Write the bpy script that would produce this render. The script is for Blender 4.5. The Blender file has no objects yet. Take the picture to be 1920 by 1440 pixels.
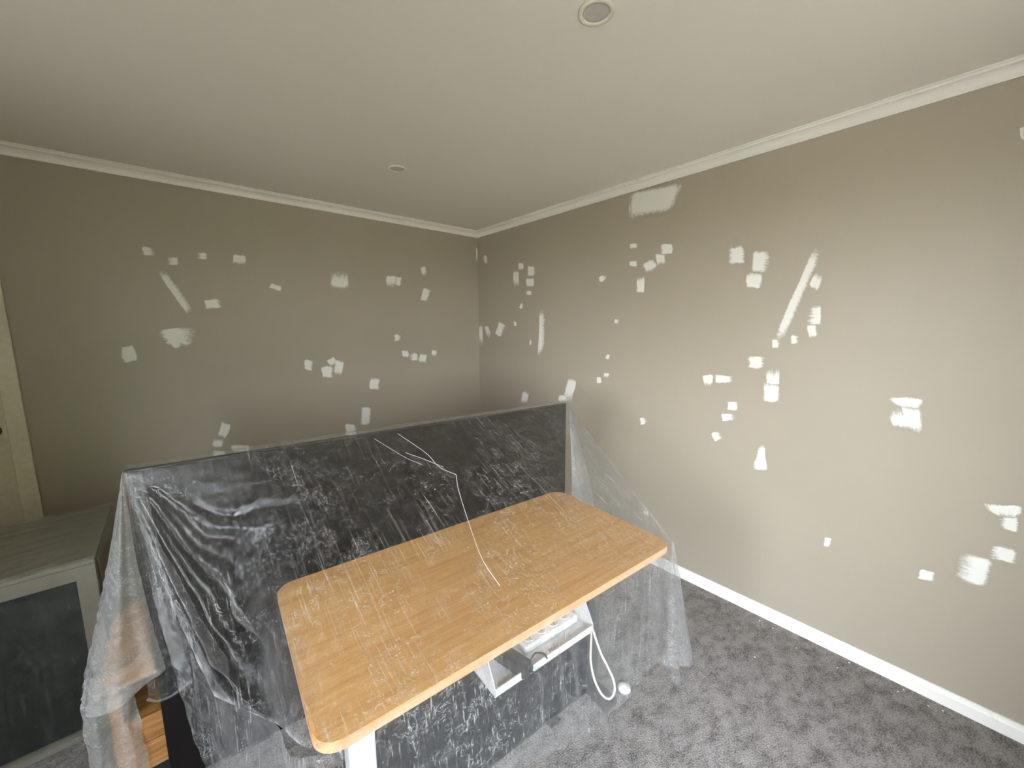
import bpy, bmesh, math, random
import numpy as np
from mathutils import Vector, Matrix
from mathutils import noise as mnoise

random.seed(7)
S = bpy.context.scene
COL = S.collection

# ------------------------------------------------------------------ camera
CAM = Vector((-2.2472, -3.0967, 1.5256))
YAW, PITCH, ROLL, FOCAL_PX = 0.7102, 0.1422, -0.0051, 739.5
fw = Vector((math.sin(YAW) * math.cos(PITCH), math.cos(YAW) * math.cos(PITCH), -math.sin(PITCH)))
rt = Vector((math.cos(YAW), -math.sin(YAW), 0))
up = rt.cross(fw)
cr = math.cos(ROLL) * rt + math.sin(ROLL) * up
cu = -math.sin(ROLL) * rt + math.cos(ROLL) * up
cd = bpy.data.cameras.new('camera')
cd.sensor_fit = 'HORIZONTAL'
cd.sensor_width = 36.0
cd.lens = FOCAL_PX * 36.0 / 1920.0
cd.clip_start = 0.02
cam = bpy.data.objects.new('camera', cd)
COL.objects.link(cam)
M = Matrix((cr, cu, -fw)).transposed().to_4x4()
M.translation = CAM
cam.matrix_world = M
S.camera = cam

# ------------------------------------------------------------------ world, daylight, exposure
W = bpy.data.worlds.new('sky')
S.world = W
W.use_nodes = True
nt = W.node_tree
nt.nodes.clear()
wo = nt.nodes.new('ShaderNodeOutputWorld')
bg = nt.nodes.new('ShaderNodeBackground')
tc = nt.nodes.new('ShaderNodeTexCoord')
sx = nt.nodes.new('ShaderNodeSeparateXYZ')
rp = nt.nodes.new('ShaderNodeValToRGB')
rp.color_ramp.elements[0].position = 0.0
rp.color_ramp.elements[0].color = (0.92, 0.96, 1.0, 1)
rp.color_ramp.elements[1].position = 0.9
rp.color_ramp.elements[1].color = (0.70, 0.84, 1.0, 1)
nt.links.new(tc.outputs['Generated'], sx.inputs[0])
nt.links.new(sx.outputs['Z'], rp.inputs[0])
nt.links.new(rp.outputs[0], bg.inputs[0])
bg.inputs[1].default_value = 24.0
nt.links.new(bg.outputs[0], wo.inputs[0])

WIN_X0, WIN_X1, WIN_Z0, WIN_Z1 = -3.20, -1.40, 0.10, 2.06      # glazed opening in the rear wall y = RY
WX, RY = -3.85, -4.0
pl = bpy.data.lights.new('window_daylight', 'AREA')            # portal: guides sky light through the glazing
pl.shape = 'RECTANGLE'
pl.size = WIN_X1 - WIN_X0
pl.size_y = WIN_Z1 - WIN_Z0
pl.cycles.is_portal = True
SW_Y0, SW_Y1, SW_Z0, SW_Z1 = -2.85, -2.10, 0.85, 2.06            # smaller window in the wall x = WX, added to light film folds and right wall
pl2 = bpy.data.lights.new('added_window_portal', 'AREA')
pl2.shape = 'RECTANGLE'
pl2.size = SW_Z1 - SW_Z0
pl2.size_y = SW_Y1 - SW_Y0
pl2.cycles.is_portal = True
po2 = bpy.data.objects.new('added_window_portal', pl2)
COL.objects.link(po2)
po2.location = (WX - 0.33, (SW_Y0 + SW_Y1) / 2, (SW_Z0 + SW_Z1) / 2)
po2.rotation_euler = (0, -math.pi / 2, 0)
po = bpy.data.objects.new('window_daylight', pl)
COL.objects.link(po)
po.location = ((WIN_X0 + WIN_X1) / 2, RY - 0.30, (WIN_Z0 + WIN_Z1) / 2)
po.rotation_euler = (math.pi / 2, 0, 0)

sl = bpy.data.lights.new('sun', 'SUN')                         # sun from behind the house: lights the garden, not the room
sl.energy = 66.0
sl.angle = math.radians(0.6)
sl.color = (1.0, 0.96, 0.92)
so = bpy.data.objects.new('sun', sl)
COL.objects.link(so)
so.location = (-8, -6, 8)
so.rotation_euler = Vector((-0.22, -0.28, -1.0)).to_track_quat('-Z', 'Y').to_euler()

S.view_settings.view_transform = 'Standard'
S.view_settings.look = 'None'
S.view_settings.exposure = 0.72
S.view_settings.gamma = 1.0
S.view_settings.use_curve_mapping = False
S.cycles.use_denoising = True
S.cycles.max_bounces = 11
S.cycles.diffuse_bounces = 6
S.cycles.transparent_max_bounces = 18
S.cycles.sample_clamp_indirect = 8.0
S.cycles.caustics_reflective = False
S.cycles.caustics_refractive = False

H = 2.4            # ceiling height

# ------------------------------------------------------------------ material helpers
def lin(r, g, b):
    f = lambda c: (c / 255 / 12.92) if c / 255 <= 0.04045 else ((c / 255 + 0.055) / 1.055) ** 2.4
    return (f(r), f(g), f(b), 1)

class NT:
    def __init__(s, name):
        s.m = bpy.data.materials.new(name)
        s.m.use_nodes = True
        s.t = s.m.node_tree
        s.t.nodes.clear()
        s.out = s.t.nodes.new('ShaderNodeOutputMaterial')
    def n(s, typ, ins=None, **kw):
        nd = s.t.nodes.new(typ)
        for k, v in kw.items():
            setattr(nd, k, v)
        for k, v in (ins or {}).items():
            if isinstance(v, bpy.types.NodeSocket):
                s.t.links.new(v, nd.inputs[k])
            else:
                nd.inputs[k].default_value = v
        return nd
    def coords(s, scale=(1, 1, 1), kind='Object', rot=(0, 0, 0)):
        c = s.n('ShaderNodeTexCoord')
        return s.n('ShaderNodeMapping', {'Vector': c.outputs[kind], 'Scale': scale, 'Rotation': rot}).outputs[0]
    def noise(s, vec, scale, detail=3, rough=0.55, dist=0.0):
        return s.n('ShaderNodeTexNoise', {'Vector': vec, 'Scale': scale, 'Detail': detail, 'Roughness': rough, 'Distortion': dist}).outputs['Fac']
    def ramp(s, fac, stops, interp='LINEAR'):
        r = s.n('ShaderNodeValToRGB', {'Fac': fac})
        r.color_ramp.interpolation = interp
        el = r.color_ramp.elements
        el[0].position, el[0].color = stops[0][0], stops[0][1]
        el[1].position, el[1].color = stops[-1][0], stops[-1][1]
        for p, c in stops[1:-1]:
            e = el.new(p)
            e.color = c
        return r.outputs[0]
    def math(s, op, a, b=0.0, c=0.0, clamp=False):
        nd = s.n('ShaderNodeMath', operation=op, use_clamp=clamp)
        for i, v in enumerate((a, b, c)):
            if isinstance(v, bpy.types.NodeSocket):
                s.t.links.new(v, nd.inputs[i])
            else:
                nd.inputs[i].default_value = v
        return nd.outputs[0]
    def bump(s, h, strength, dist=0.01, normal=None):
        d = {'Height': h, 'Strength': strength, 'Distance': dist}
        if normal is not None:
            d['Normal'] = normal
        return s.n('ShaderNodeBump', d).outputs[0]
    def bsdf(s, color, rough=0.6, metal=0.0, normal=None, spec=0.5):
        d = {'Base Color': color, 'Roughness': rough, 'Metallic': metal, 'Specular IOR Level': spec}
        if normal is not None:
            d['Normal'] = normal
        return s.n('ShaderNodeBsdfPrincipled', d).outputs[0]
    def done(s, sh):
        s.t.links.new(sh, s.out.inputs[0])
        return s.m

def g(v):
    return (v, v, v, 1)

def plain(name, col, rough=0.5, metal=0.0, spec=0.5, nscale=40.0, namp=0.06):
    t = NT(name)
    v = t.coords()
    f = t.noise(v, nscale, 4)
    c2 = tuple(min(1, x * (1 + namp)) for x in col[:3]) + (1,)
    c1 = tuple(x * (1 - namp) for x in col[:3]) + (1,)
    return t.done(t.bsdf(t.ramp(f, [(0.3, c1), (0.7, c2)]), rough, metal, t.bump(f, 0.04, 0.002), spec))

def mat_wall():
    t = NT('taupe_wall_paint')
    v = t.coords()
    f = t.noise(v, 1.3, 3)
    f2 = t.noise(v, 260, 2)
    c = t.ramp(f, [(0.3, lin(164, 155, 139)), (0.7, lin(168, 159, 143))])
    b = t.bump(f2, 0.06, 0.002)
    return t.done(t.bsdf(c, 0.42, 0, b, 0.45))

def mat_ceiling():
    t = NT('ceiling_paint')
    v = t.coords()
    f = t.noise(v, 0.9, 3)
    c = t.ramp(f, [(0.3, lin(234, 230, 221)), (0.7, lin(238, 234, 226))])
    return t.done(t.bsdf(c, 0.75, 0, t.bump(t.noise(v, 300, 2), 0.03, 0.002), 0.3))

def mat_trim():
    t = NT('white_gloss_trim')
    v = t.coords()
    f = t.noise(v, 9, 5, 0.7)
    c = t.ramp(f, [(0.22, lin(205, 200, 190)), (0.36, lin(242, 239, 232)), (1, lin(246, 243, 237))])
    return t.done(t.bsdf(c, 0.35, 0, t.bump(t.noise(v, 60, 3), 0.05, 0.002), 0.5))

def mat_carpet():
    t = NT('grey_cut_pile_carpet')
    v = t.coords()
    big = t.noise(t.coords((1.0, 1.5, 1), rot=(0, 0, 0.55)), 13.0, 7, 0.72, 0.2)
    blot = t.ramp(big, [(0.36, g(0.0)), (0.58, g(1.0))])
    fine = t.noise(v, 170, 3, 0.75)
    fibre = t.noise(t.coords((1, 2.2, 1), rot=(0, 0, 0.8)), 120, 2, 0.6)
    grain = t.math('ADD', t.math('MULTIPLY', fine, 0.6), t.math('MULTIPLY', fibre, 0.4))
    # pile brushed away shows darker tufts; brushed flat it shows the pale sides
    mixf = t.math('ADD', grain, t.math('MULTIPLY', t.math('SUBTRACT', blot, 0.5), 0.16))
    c = t.ramp(mixf, [(0.33, lin(64, 60, 58)), (0.42, lin(118, 112, 108)), (0.52, lin(144, 138, 134)), (0.66, lin(174, 168, 164))])
    b = t.bump(grain, 0.8, 0.012)
    return t.done(t.bsdf(c, 0.95, 0, b, 0.12))

def mat_oak(name, c0, c1, c2, scale=1.0, rough=0.35):
    t = NT(name)
    v = t.coords((1.0 * scale, 11 * scale, 11 * scale))
    f = t.noise(v, 3.0, 5, 0.6, 0.4)
    lines = t.noise(t.coords((1.6 * scale, 75 * scale, 75 * scale)), 3.0, 4, 0.65)
    mixv = t.math('ADD', t.math('MULTIPLY', f, 0.55), t.math('MULTIPLY', lines, 0.45))
    c = t.ramp(mixv, [(0.34, c0), (0.5, c1), (0.66, c2)])
    return t.done(t.bsdf(c, rough, 0, t.bump(lines, 0.08, 0.003), 0.45))

def mat_filler():
    t = NT('brushed_white_filler')
    a = t.n('ShaderNodeAttribute', attribute_name='fade').outputs['Fac']
    uv = t.n('ShaderNodeUVMap', uv_map='brush').outputs[0]
    v = t.coords()
    br = t.noise(t.n('ShaderNodeMapping', {'Vector': uv, 'Scale': (14, 190, 1)}).outputs[0], 1.0, 4, 0.65)
    st = t.noise(v, 60, 4, 0.65)
    k = t.math('ADD', t.math('MULTIPLY', t.math('SUBTRACT', st, 0.5), 0.6), t.math('MULTIPLY', t.math('SUBTRACT', br, 0.5), 1.0))
    m = t.n('ShaderNodeMapRange', {'Value': t.math('ADD', a, k), 'From Min': 0.16, 'From Max': 0.72, 'To Min': 0.0, 'To Max': 0.92}, interpolation_type='SMOOTHSTEP').outputs[0]
    m = t.math('MULTIPLY', m, t.n('ShaderNodeMapRange', {'Value': a, 'From Min': 0.0, 'From Max': 0.12}).outputs[0])
    col = t.n('ShaderNodeMix', {0: m, 6: lin(166, 157, 141), 7: lin(236, 236, 229)}, data_type='RGBA').outputs[2]
    d = t.bsdf(col, 0.5, 0, t.bump(br, 0.06, 0.002), 0.4)
    tr = t.n('ShaderNodeBsdfTransparent').outputs[0]
    cut = t.math('GREATER_THAN', m, 0.03)
    return t.done(t.n('ShaderNodeMixShader', {0: cut, 1: tr, 2: d}).outputs[0])

def mat_film(name, haze=0.05, rough=0.12, crinkle=1.0, streak=(70, 70, 4), spec=0.06, glint_haze=0.10, sk=0.5, ck=0.42):
    t = NT(name)
    v = t.coords()
    n1 = t.noise(v, 25, 5, 0.68, 1.0)
    n2 = t.noise(v, 8, 3, 0.6, 0.8)
    s1 = t.noise(t.coords(streak), 1.0, 5, 0.72)
    cr = t.noise(t.coords((1, 1.6, 1.6)), 66, 3, 0.62, 1.2)
    pat = t.noise(v, 4.5, 3, 0.6, 0.5)
    pat = t.ramp(pat, [(0.38, g(0.25)), (0.58, g(1.0))])
    # thin sharp creases: where the noise crosses its middle
    crease = t.n('ShaderNodeMapRange', {'Value': t.math('ABSOLUTE', t.math('SUBTRACT', cr, 0.5)), 'From Min': 0.0, 'From Max': 0.045, 'To Min': 1.0, 'To Max': 0.0}).outputs[0]
    where = t.ramp(n1, [(0.47, g(0.0)), (0.55, g(1.0))])
    crease = t.math('MULTIPLY', t.math('MULTIPLY', crease, where), pat)
    str2 = t.math('MULTIPLY', t.ramp(s1, [(0.55, g(0.0)), (0.66, g(1.0))]), pat)
    h = t.math('ADD', t.math('MULTIPLY', crease, 0.22), t.math('ADD', t.math('MULTIPLY', n1, 0.8), t.math('ADD', t.math('MULTIPLY', s1, sk), t.math('MULTIPLY', n2, 1.4))))
    nb = t.bump(h, 0.45 * crinkle, 0.009)
    fc = t.n('ShaderNodeLayerWeight', {'Blend': 0.5, 'Normal': nb}).outputs['Facing']
    fac = t.math('MULTIPLY_ADD', t.math('POWER', fc, 5.0), 0.85, spec, clamp=True)      # both faces of the film (Schlick)
    face = t.n('ShaderNodeLayerWeight', {'Blend': 0.5}).outputs['Facing']
    # a slanted path through the film scatters more; crease whitening and streaks stand in for glints
    gat = t.n('ShaderNodeAttribute', attribute_name='gather').outputs['Fac']      # pleated layers; haze raised to brighten the ridge like a highlight
    haze = t.math('MULTIPLY_ADD', gat, 0.7, haze)
    hz = t.math('ADD', t.math('MULTIPLY', t.math('POWER', face, 2.5), 0.20), t.math('ADD', haze, t.math('ADD', t.math('MULTIPLY', str2, glint_haze), t.math('MULTIPLY', crease, ck))), clamp=True)
    tr = t.n('ShaderNodeBsdfTransparent', {'Color': g(0.97)}).outputs[0]
    df = t.n('ShaderNodeBsdfDiffuse', {'Color': g(0.88)}).outputs[0]
    tl = t.n('ShaderNodeBsdfTranslucent', {'Color': g(0.88)}).outputs[0]
    sca = t.n('ShaderNodeMixShader', {0: 0.5, 1: df, 2: tl}).outputs[0]
    base = t.n('ShaderNodeMixShader', {0: hz, 1: tr, 2: sca}).outputs[0]
    gl = t.n('ShaderNodeBsdfGlossy', {'Color': g(1.0), 'Roughness': rough, 'Normal': nb}).outputs[0]
    return t.done(t.n('ShaderNodeMixShader', {0: fac, 1: base, 2: gl}).outputs[0])

def mat_glass():
    t = NT('window_glass')
    fr = t.math('MULTIPLY_ADD', t.math('POWER', t.n('ShaderNodeLayerWeight', {'Blend': 0.5}).outputs['Facing'], 5.0), 0.9, 0.05)
    wob = t.noise(t.coords(), 2.0, 2)
    tr = t.n('ShaderNodeBsdfTransparent', {'Color': t.ramp(wob, [(0.3, g(0.955)), (0.7, g(0.965))])}).outputs[0]
    gl = t.n('ShaderNodeBsdfGlossy', {'Roughness': 0.02}).outputs[0]
    return t.done(t.n('ShaderNodeMixShader', {0: fr, 1: tr, 2: gl}).outputs[0])

def mat_ground():
    t = NT('bounce_paving')
    v = t.coords()
    c = t.ramp(t.noise(v, 2.0, 5, 0.7), [(0.3, lin(204, 199, 186)), (0.7, lin(220, 215, 203))])
    return t.done(t.bsdf(c, 0.9, 0, t.bump(t.noise(v, 40, 3), 0.4, 0.02), 0.2))

MAT = {
    'wall': mat_wall(), 'ceiling': mat_ceiling(), 'trim': mat_trim(), 'carpet': mat_carpet(),
    'oak': mat_oak('oak_laminate', lin(198, 142, 80), lin(218, 166, 102), lin(230, 184, 124)),
    'oak_edge': mat_oak('oak_edge_band', lin(190, 140, 100), lin(208, 160, 120), lin(220, 176, 138)),
    'timber': mat_oak('rustic_timber', lin(122, 78, 38), lin(176, 124, 72), lin(200, 150, 94), 0.9, 0.5),
    'filler': mat_filler(),
    'film': mat_film('clear_plastic_film', haze=0.012, rough=0.10, crinkle=1.35, glint_haze=0.32, streak=(170, 5, 5), ck=0.28),
    'film_hang': mat_film('hanging_plastic_film', haze=0.03, glint_haze=0.34, streak=(170, 170, 5), sk=1.0, ck=0.26),
    'film_side': mat_film('loose_plastic_film', haze=0.12, glint_haze=0.25, streak=(120, 120, 4)),
    'film_thick': mat_film('folded_plastic_film', haze=0.30, rough=0.16, crinkle=1.6, glint_haze=0.1, streak=(20, 20, 60)),
    'film_crease': mat_film('creased_plastic_film', haze=0.75, rough=0.2),
    'film_dull': mat_film('dull_plastic_film', haze=0.02, rough=0.2, crinkle=0.8, glint_haze=0.10, spec=0.035, ck=0.10, streak=(55, 55, 3)),
    'black': plain('gloss_black', (0.007, 0.0055, 0.005, 1), 0.38, 0, 0.22, 8, 0.2),
    'black_matt': plain('matt_black', g(0.02), 0.5, 0, 0.4),
    'screen': plain('dark_screen_glass', (0.006, 0.008, 0.011, 1), 0.10, 0, 0.4, 4, 0.1),
    'white': plain('white_powder_coat', g(0.64), 0.35),
    'white_plastic': plain('white_plastic', (0.76, 0.76, 0.74, 1), 0.4),
    'cream_cable': plain('cream_cable', (0.78, 0.72, 0.58, 1), 0.45),
    'graphite': plain('graphite_metal', g(0.05), 0.45, 0.3),
    'pale_cab': plain('pale_grey_cabinet', lin(118, 112, 98), 0.5),
    'dark_door': plain('dark_cabinet_door', (0.008, 0.010, 0.009, 1), 0.5, 0, 0.15, 6, 0.2),
    'diffuser': plain('frosted_diffuser', lin(196, 190, 186), 0.3),
    'lamp_ring': plain('lamp_ring_paint', lin(225, 222, 205), 0.4),
    'brass': plain('aged_brass', (0.30, 0.22, 0.09, 1), 0.3, 1.0),
    'door': plain('cream_door_paint', lin(222, 215, 196), 0.45),
    'glass': mat_glass(), 'ground': mat_ground(),
    'soil': plain('low_bounce_soil', lin(52, 48, 40), 0.9, 0, 0.1, 5, 0.3),
    'lawn': plain('garden_lawn', lin(70, 70, 58), 0.9, 0, 0.2, 3, 0.3),
    'brick': plain('sky_block_brick', lin(96, 84, 76), 0.8, 0, 0.2, 12, 0.2),
    'leaf': plain('sky_block_green', lin(56, 66, 40), 0.8, 0, 0.2, 6, 0.4),
    'speck': plain('dried_paint', g(0.85), 0.6),
}

# ------------------------------------------------------------------ mesh helpers
def link(o, parent=None):
    COL.objects.link(o)
    if parent is not None:
        o.parent = parent
    return o

def obj(name, bm, mat, parent=None, smooth=False, loc=(0, 0, 0), rotz=0.0):
    me = bpy.data.meshes.new(name)
    bm.normal_update()
    bm.to_mesh(me)
    bm.free()
    me.materials.append(MAT[mat])
    if smooth:
        for p in me.polygons:
            p.use_smooth = True
    o = bpy.data.objects.new(name, me)
    o.location = loc
    o.rotation_euler = (0, 0, rotz)
    return link(o, parent)

def box(bm, x0, x1, y0, y1, z0, z1, bevel=0.0):
    vs = [bm.verts.new((x, y, z)) for z in (z0, z1) for y in (y0, y1) for x in (x0, x1)]
    idx = [(0, 2, 3, 1), (4, 5, 7, 6), (0, 1, 5, 4), (2, 6, 7, 3), (0, 4, 6, 2), (1, 3, 7, 5)]
    fs = [bm.faces.new([vs[i] for i in f]) for f in idx]
    if bevel:
        es = list({e for f in fs for e in f.edges})
        bmesh.ops.bevel(bm, geom=es, offset=bevel, segments=2, profile=0.5, affect='EDGES')
    return bm

def bx(*a, bevel=0.0):
    return box(bmesh.new(), *a, bevel=bevel)

def prism(bm, pts, z0, z1, bevel=0.0):
    lo = [bm.verts.new((x, y, z0)) for x, y in pts]
    hi = [bm.verts.new((x, y, z1)) for x, y in pts]
    n = len(pts)
    top = bm.faces.new(hi)
    bot = bm.faces.new(lo[::-1])
    for i in range(n):
        bm.faces.new((lo[i], lo[(i + 1) % n], hi[(i + 1) % n], hi[i]))
    if bevel:
        bmesh.ops.bevel(bm, geom=list(top.edges) + list(bot.edges), offset=bevel, segments=2, profile=0.5, affect='EDGES')
    return bm

def extrude_profile(prof, p0, p1, axis):
    """profile in (depth, z) swept from p0 to p1 along 'x' or 'y'; ends capped"""
    bm = bmesh.new()
    rows = []
    for p in (p0, p1):
        rows.append([bm.verts.new((p, d, z) if axis == 'x' else (d, p, z)) for d, z in prof])
    n = len(prof)
    for i in range(n):
        bm.faces.new((rows[0][i], rows[0][(i + 1) % n], rows[1][(i + 1) % n], rows[1][i]))
    bm.faces.new(rows[0][::-1])
    bm.faces.new(rows[1])
    bmesh.ops.recalc_face_normals(bm, faces=bm.faces)
    return bm

def tube(path, r, seg=10, bm=None):
    bm = bm or bmesh.new()
    P = [Vector(p) for p in path]
    rings = []
    n0 = Vector((0, 0, 1))
    for i, p in enumerate(P):
        t = (P[min(i + 1, len(P) - 1)] - P[max(i - 1, 0)]).normalized()
        a = t.cross(n0)
        if a.length < 1e-3:
            a = t.cross(Vector((1, 0, 0)))
        a.normalize()
        b = t.cross(a)
        n0 = b * -1 if b.dot(n0) < 0 else b
        a = t.cross(n0).normalized()
        rings.append([bm.verts.new(p + r * (math.cos(k * 2 * math.pi / seg) * a + math.sin(k * 2 * math.pi / seg) * n0)) for k in range(seg)])
    for i in range(len(rings) - 1):
        for k in range(seg):
            bm.faces.new((rings[i][k], rings[i][(k + 1) % seg], rings[i + 1][(k + 1) % seg], rings[i + 1][k]))
    bm.faces.new(rings[0][::-1])
    bm.faces.new(rings[-1])
    bmesh.ops.recalc_face_normals(bm, faces=bm.faces)
    return bm

def lathe(prof, seg=40):
    """profile of (r, z) spun about z"""
    bm = bmesh.new()
    rings = []
    for r, z in prof:
        if r < 1e-6:
            rings.append([bm.verts.new((0, 0, z))])
        else:
            rings.append([bm.verts.new((r * math.cos(k * 2 * math.pi / seg), r * math.sin(k * 2 * math.pi / seg), z)) for k in range(seg)])
    for a, b in zip(rings, rings[1:]):
        for k in range(seg):
            k2 = (k + 1) % seg
            if len(a) == 1 and len(b) > 1:
                bm.faces.new((a[0], b[k], b[k2]))
            elif len(b) == 1 and len(a) > 1:
                bm.faces.new((a[k], b[0], a[k2]))
            elif len(a) > 1:
                bm.faces.new((a[k], b[k], b[k2], a[k2]))
    bmesh.ops.recalc_face_normals(bm, faces=bm.faces)
    return bm

def crom(P, t):
    """Catmull-Rom through the rows of P (n, k), t in 0..1 (array)"""
    P = np.asarray(P, float)
    n = len(P)
    x = np.clip(np.asarray(t) * (n - 1), 0, n - 1 - 1e-9)
    i = x.astype(int)
    f = (x - i)[:, None]
    Q = np.vstack([2 * P[0] - P[1], P, 2 * P[-1] - P[-2]])
    p0, p1, p2, p3 = Q[i], Q[i + 1], Q[i + 2], Q[i + 3]
    return 0.5 * ((2 * p1) + (-p0 + p2) * f + (2 * p0 - 5 * p1 + 4 * p2 - p3) * f ** 2 + (-p0 + 3 * p1 - 3 * p2 + p3) * f ** 3)

def patch_grid(cols, nu, nv):
    """cols: control polylines (each the same length) left to right -> (nu, nv, 3)"""
    C = np.asarray(cols, float)
    v = np.linspace(0, 1, nv)
    C2 = np.stack([crom(c, v) for c in C])                      # (ncol, nv, 3)
    u = np.linspace(0, 1, nu)
    G = crom(C2.reshape(len(C), -1), u).reshape(nu, nv, 3)
    return G

def nz(p, s, o=0.0):
    return mnoise.noise(Vector((p[0] * s + o, p[1] * s - o, p[2] * s + 2 * o)))

def grid_mesh(name, G, mat, parent=None, disp=None, gather=None):
    nu, nv = G.shape[:2]
    du = np.gradient(G, axis=0)
    dv = np.gradient(G, axis=1)
    N = np.cross(du, dv)
    N /= np.maximum(np.linalg.norm(N, axis=2, keepdims=True), 1e-9)
    if disp is not None:
        D = np.zeros((nu, nv))
        for i in range(nu):
            for j in range(nv):
                D[i, j] = disp(i / (nu - 1), j / (nv - 1), G[i, j])
        G = G + N * D[:, :, None]
    V = G.reshape(-1, 3)
    F = [(i * nv + j, (i + 1) * nv + j, (i + 1) * nv + j + 1, i * nv + j + 1) for i in range(nu - 1) for j in range(nv - 1)]
    me = bpy.data.meshes.new(name)
    me.from_pydata(V.tolist(), [], F)
    me.materials.append(MAT[mat])
    me.polygons.foreach_set('use_smooth', [True] * len(F))
    if gather is not None:
        at = me.attributes.new('gather', 'FLOAT', 'POINT')
        at.data.foreach_set('value', [gather(i / (nu - 1), j / (nv - 1), G[i, j]) for i in range(nu) for j in range(nv)])
    me.update()
    return link(bpy.data.objects.new(name, me), parent)

def empty(name, label, cat, loc=(0, 0, 0), rotz=0.0, group=None):
    o = bpy.data.objects.new(name, None)
    o.empty_display_size = 0.1
    link(o)
    o.location = loc
    o.rotation_euler = (0, 0, rotz)
    return tag(o, label, cat, group)

def tag(o, label, cat, group=None):
    o['label'] = label
    o['category'] = cat
    if group:
        o['group'] = group
    return o

def struct(o, label=None):
    o['kind'] = 'structure'
    if label:
        o['label'] = label
    return o

# ------------------------------------------------------------------ room shell
T = 0.2
TR_ = 0.34                                               # thick rear wall
struct(obj('floor', bx(WX - 0.36, T, RY - 0.34, T, -0.1, 0.0), 'carpet'), 'mottled grey cut pile carpet floor')
struct(obj('ceiling', bx(WX - 0.36, T, RY - 0.34, T, H, H + 0.1), 'ceiling'), 'off white painted ceiling')
DX0, DX1, DZ = -3.725, -2.905, 2.04                      # doorway in the left wall
bm = bmesh.new()
box(bm, DX1, T, 0, T, 0, H)
box(bm, WX - 0.36, DX0, 0, T, 0, H)
box(bm, DX0, DX1, 0, T, DZ, H)
wall_left = struct(obj('wall_left', bm, 'wall'), 'taupe painted wall with brushed filler patches beside the door')
wall_right = struct(obj('wall_right', bx(0, T, RY - 0.34, 0, 0, H), 'wall'), 'taupe painted wall with brushed filler patches above the white baseboard')
bm = bmesh.new()
box(bm, WX - 0.36, WX, RY - 0.34, SW_Y0, 0, H)
box(bm, WX - 0.36, WX, SW_Y1, 0, 0, H)
box(bm, WX - 0.36, WX, SW_Y0, SW_Y1, SW_Z1, H)
box(bm, WX - 0.36, WX, SW_Y0, SW_Y1, 0, SW_Z0)
struct(obj('wall_window', bm, 'wall'))
bm = bmesh.new()
box(bm, WX - 0.28, WX - 0.22, SW_Y0, SW_Y0 + 0.05, SW_Z0, SW_Z1)
box(bm, WX - 0.28, WX - 0.22, SW_Y1 - 0.05, SW_Y1, SW_Z0, SW_Z1)
box(bm, WX - 0.28, WX - 0.22, SW_Y0, SW_Y1, SW_Z0, SW_Z0 + 0.05)
box(bm, WX - 0.28, WX - 0.22, SW_Y0, SW_Y1, SW_Z1 - 0.05, SW_Z1)
win2 = struct(obj('added_window', bm, 'white'))  # unseen window, added for its light
obj('pane', bx(WX - 0.252, WX - 0.248, SW_Y0 + 0.05, SW_Y1 - 0.05, SW_Z0 + 0.05, SW_Z1 - 0.05), 'glass', win2)
bm = bmesh.new()
box(bm, WX, WIN_X0, RY - TR_, RY, 0, H)
box(bm, WIN_X1, 0, RY - TR_, RY, 0, H)
box(bm, WIN_X0, WIN_X1, RY - TR_, RY, WIN_Z1, H)
box(bm, WIN_X0, WIN_X1, RY - TR_, RY, 0, WIN_Z0)
struct(obj('wall_rear', bm, 'wall'))
struct(obj('ground', bx(-40, 30, -60, RY - TR_, -0.35, -0.25), 'lawn'))
struct(obj('side_ground', bx(-40, WX - 0.36, RY - TR_, 30, -0.35, -0.25), 'soil'))  # unseen ground, made dark to keep bounce off the ceiling
struct(obj('bounce_patio', bx(-12.0, -3.7, -8.6, RY - TR_, -0.25, -0.20), 'ground'))  # unseen pale slab, added to bounce sunlight onto the ceiling
# outside: unseen tall blocks, added to limit sky light to the open side
struct(obj('added_wing_block', bx(-0.55, 7.0, -9.0, RY - TR_ - 0.01, -0.25, 3.6), 'brick'))
struct(obj('added_sky_block', bx(-3.8, 7.0, -10.4, -9.2, -0.25, 4.6), 'leaf'))

# window: frame, one mullion, two panes
bm = bmesh.new()
fy0, fy1 = RY - 0.24, RY - 0.18
xm = (WIN_X0 + WIN_X1) / 2
box(bm, WIN_X0, WIN_X0 + 0.05, fy0, fy1, WIN_Z0, WIN_Z1)
box(bm, WIN_X1 - 0.05, WIN_X1, fy0, fy1, WIN_Z0, WIN_Z1)
box(bm, xm - 0.03, xm + 0.03, fy0, fy1, WIN_Z0, WIN_Z1)
box(bm, WIN_X0, WIN_X1, fy0, fy1, WIN_Z0, WIN_Z0 + 0.06)
box(bm, WIN_X0, WIN_X1, fy0, fy1, WIN_Z1 - 0.05, WIN_Z1)
win = struct(obj('window_1', bm, 'white'))
for a, b in ((WIN_X0 + 0.05, xm - 0.03), (xm + 0.03, WIN_X1 - 0.05)):
    obj('pane', bx(a, b, RY - 0.212, RY - 0.208, WIN_Z0 + 0.06, WIN_Z1 - 0.05), 'glass', win)

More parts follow.
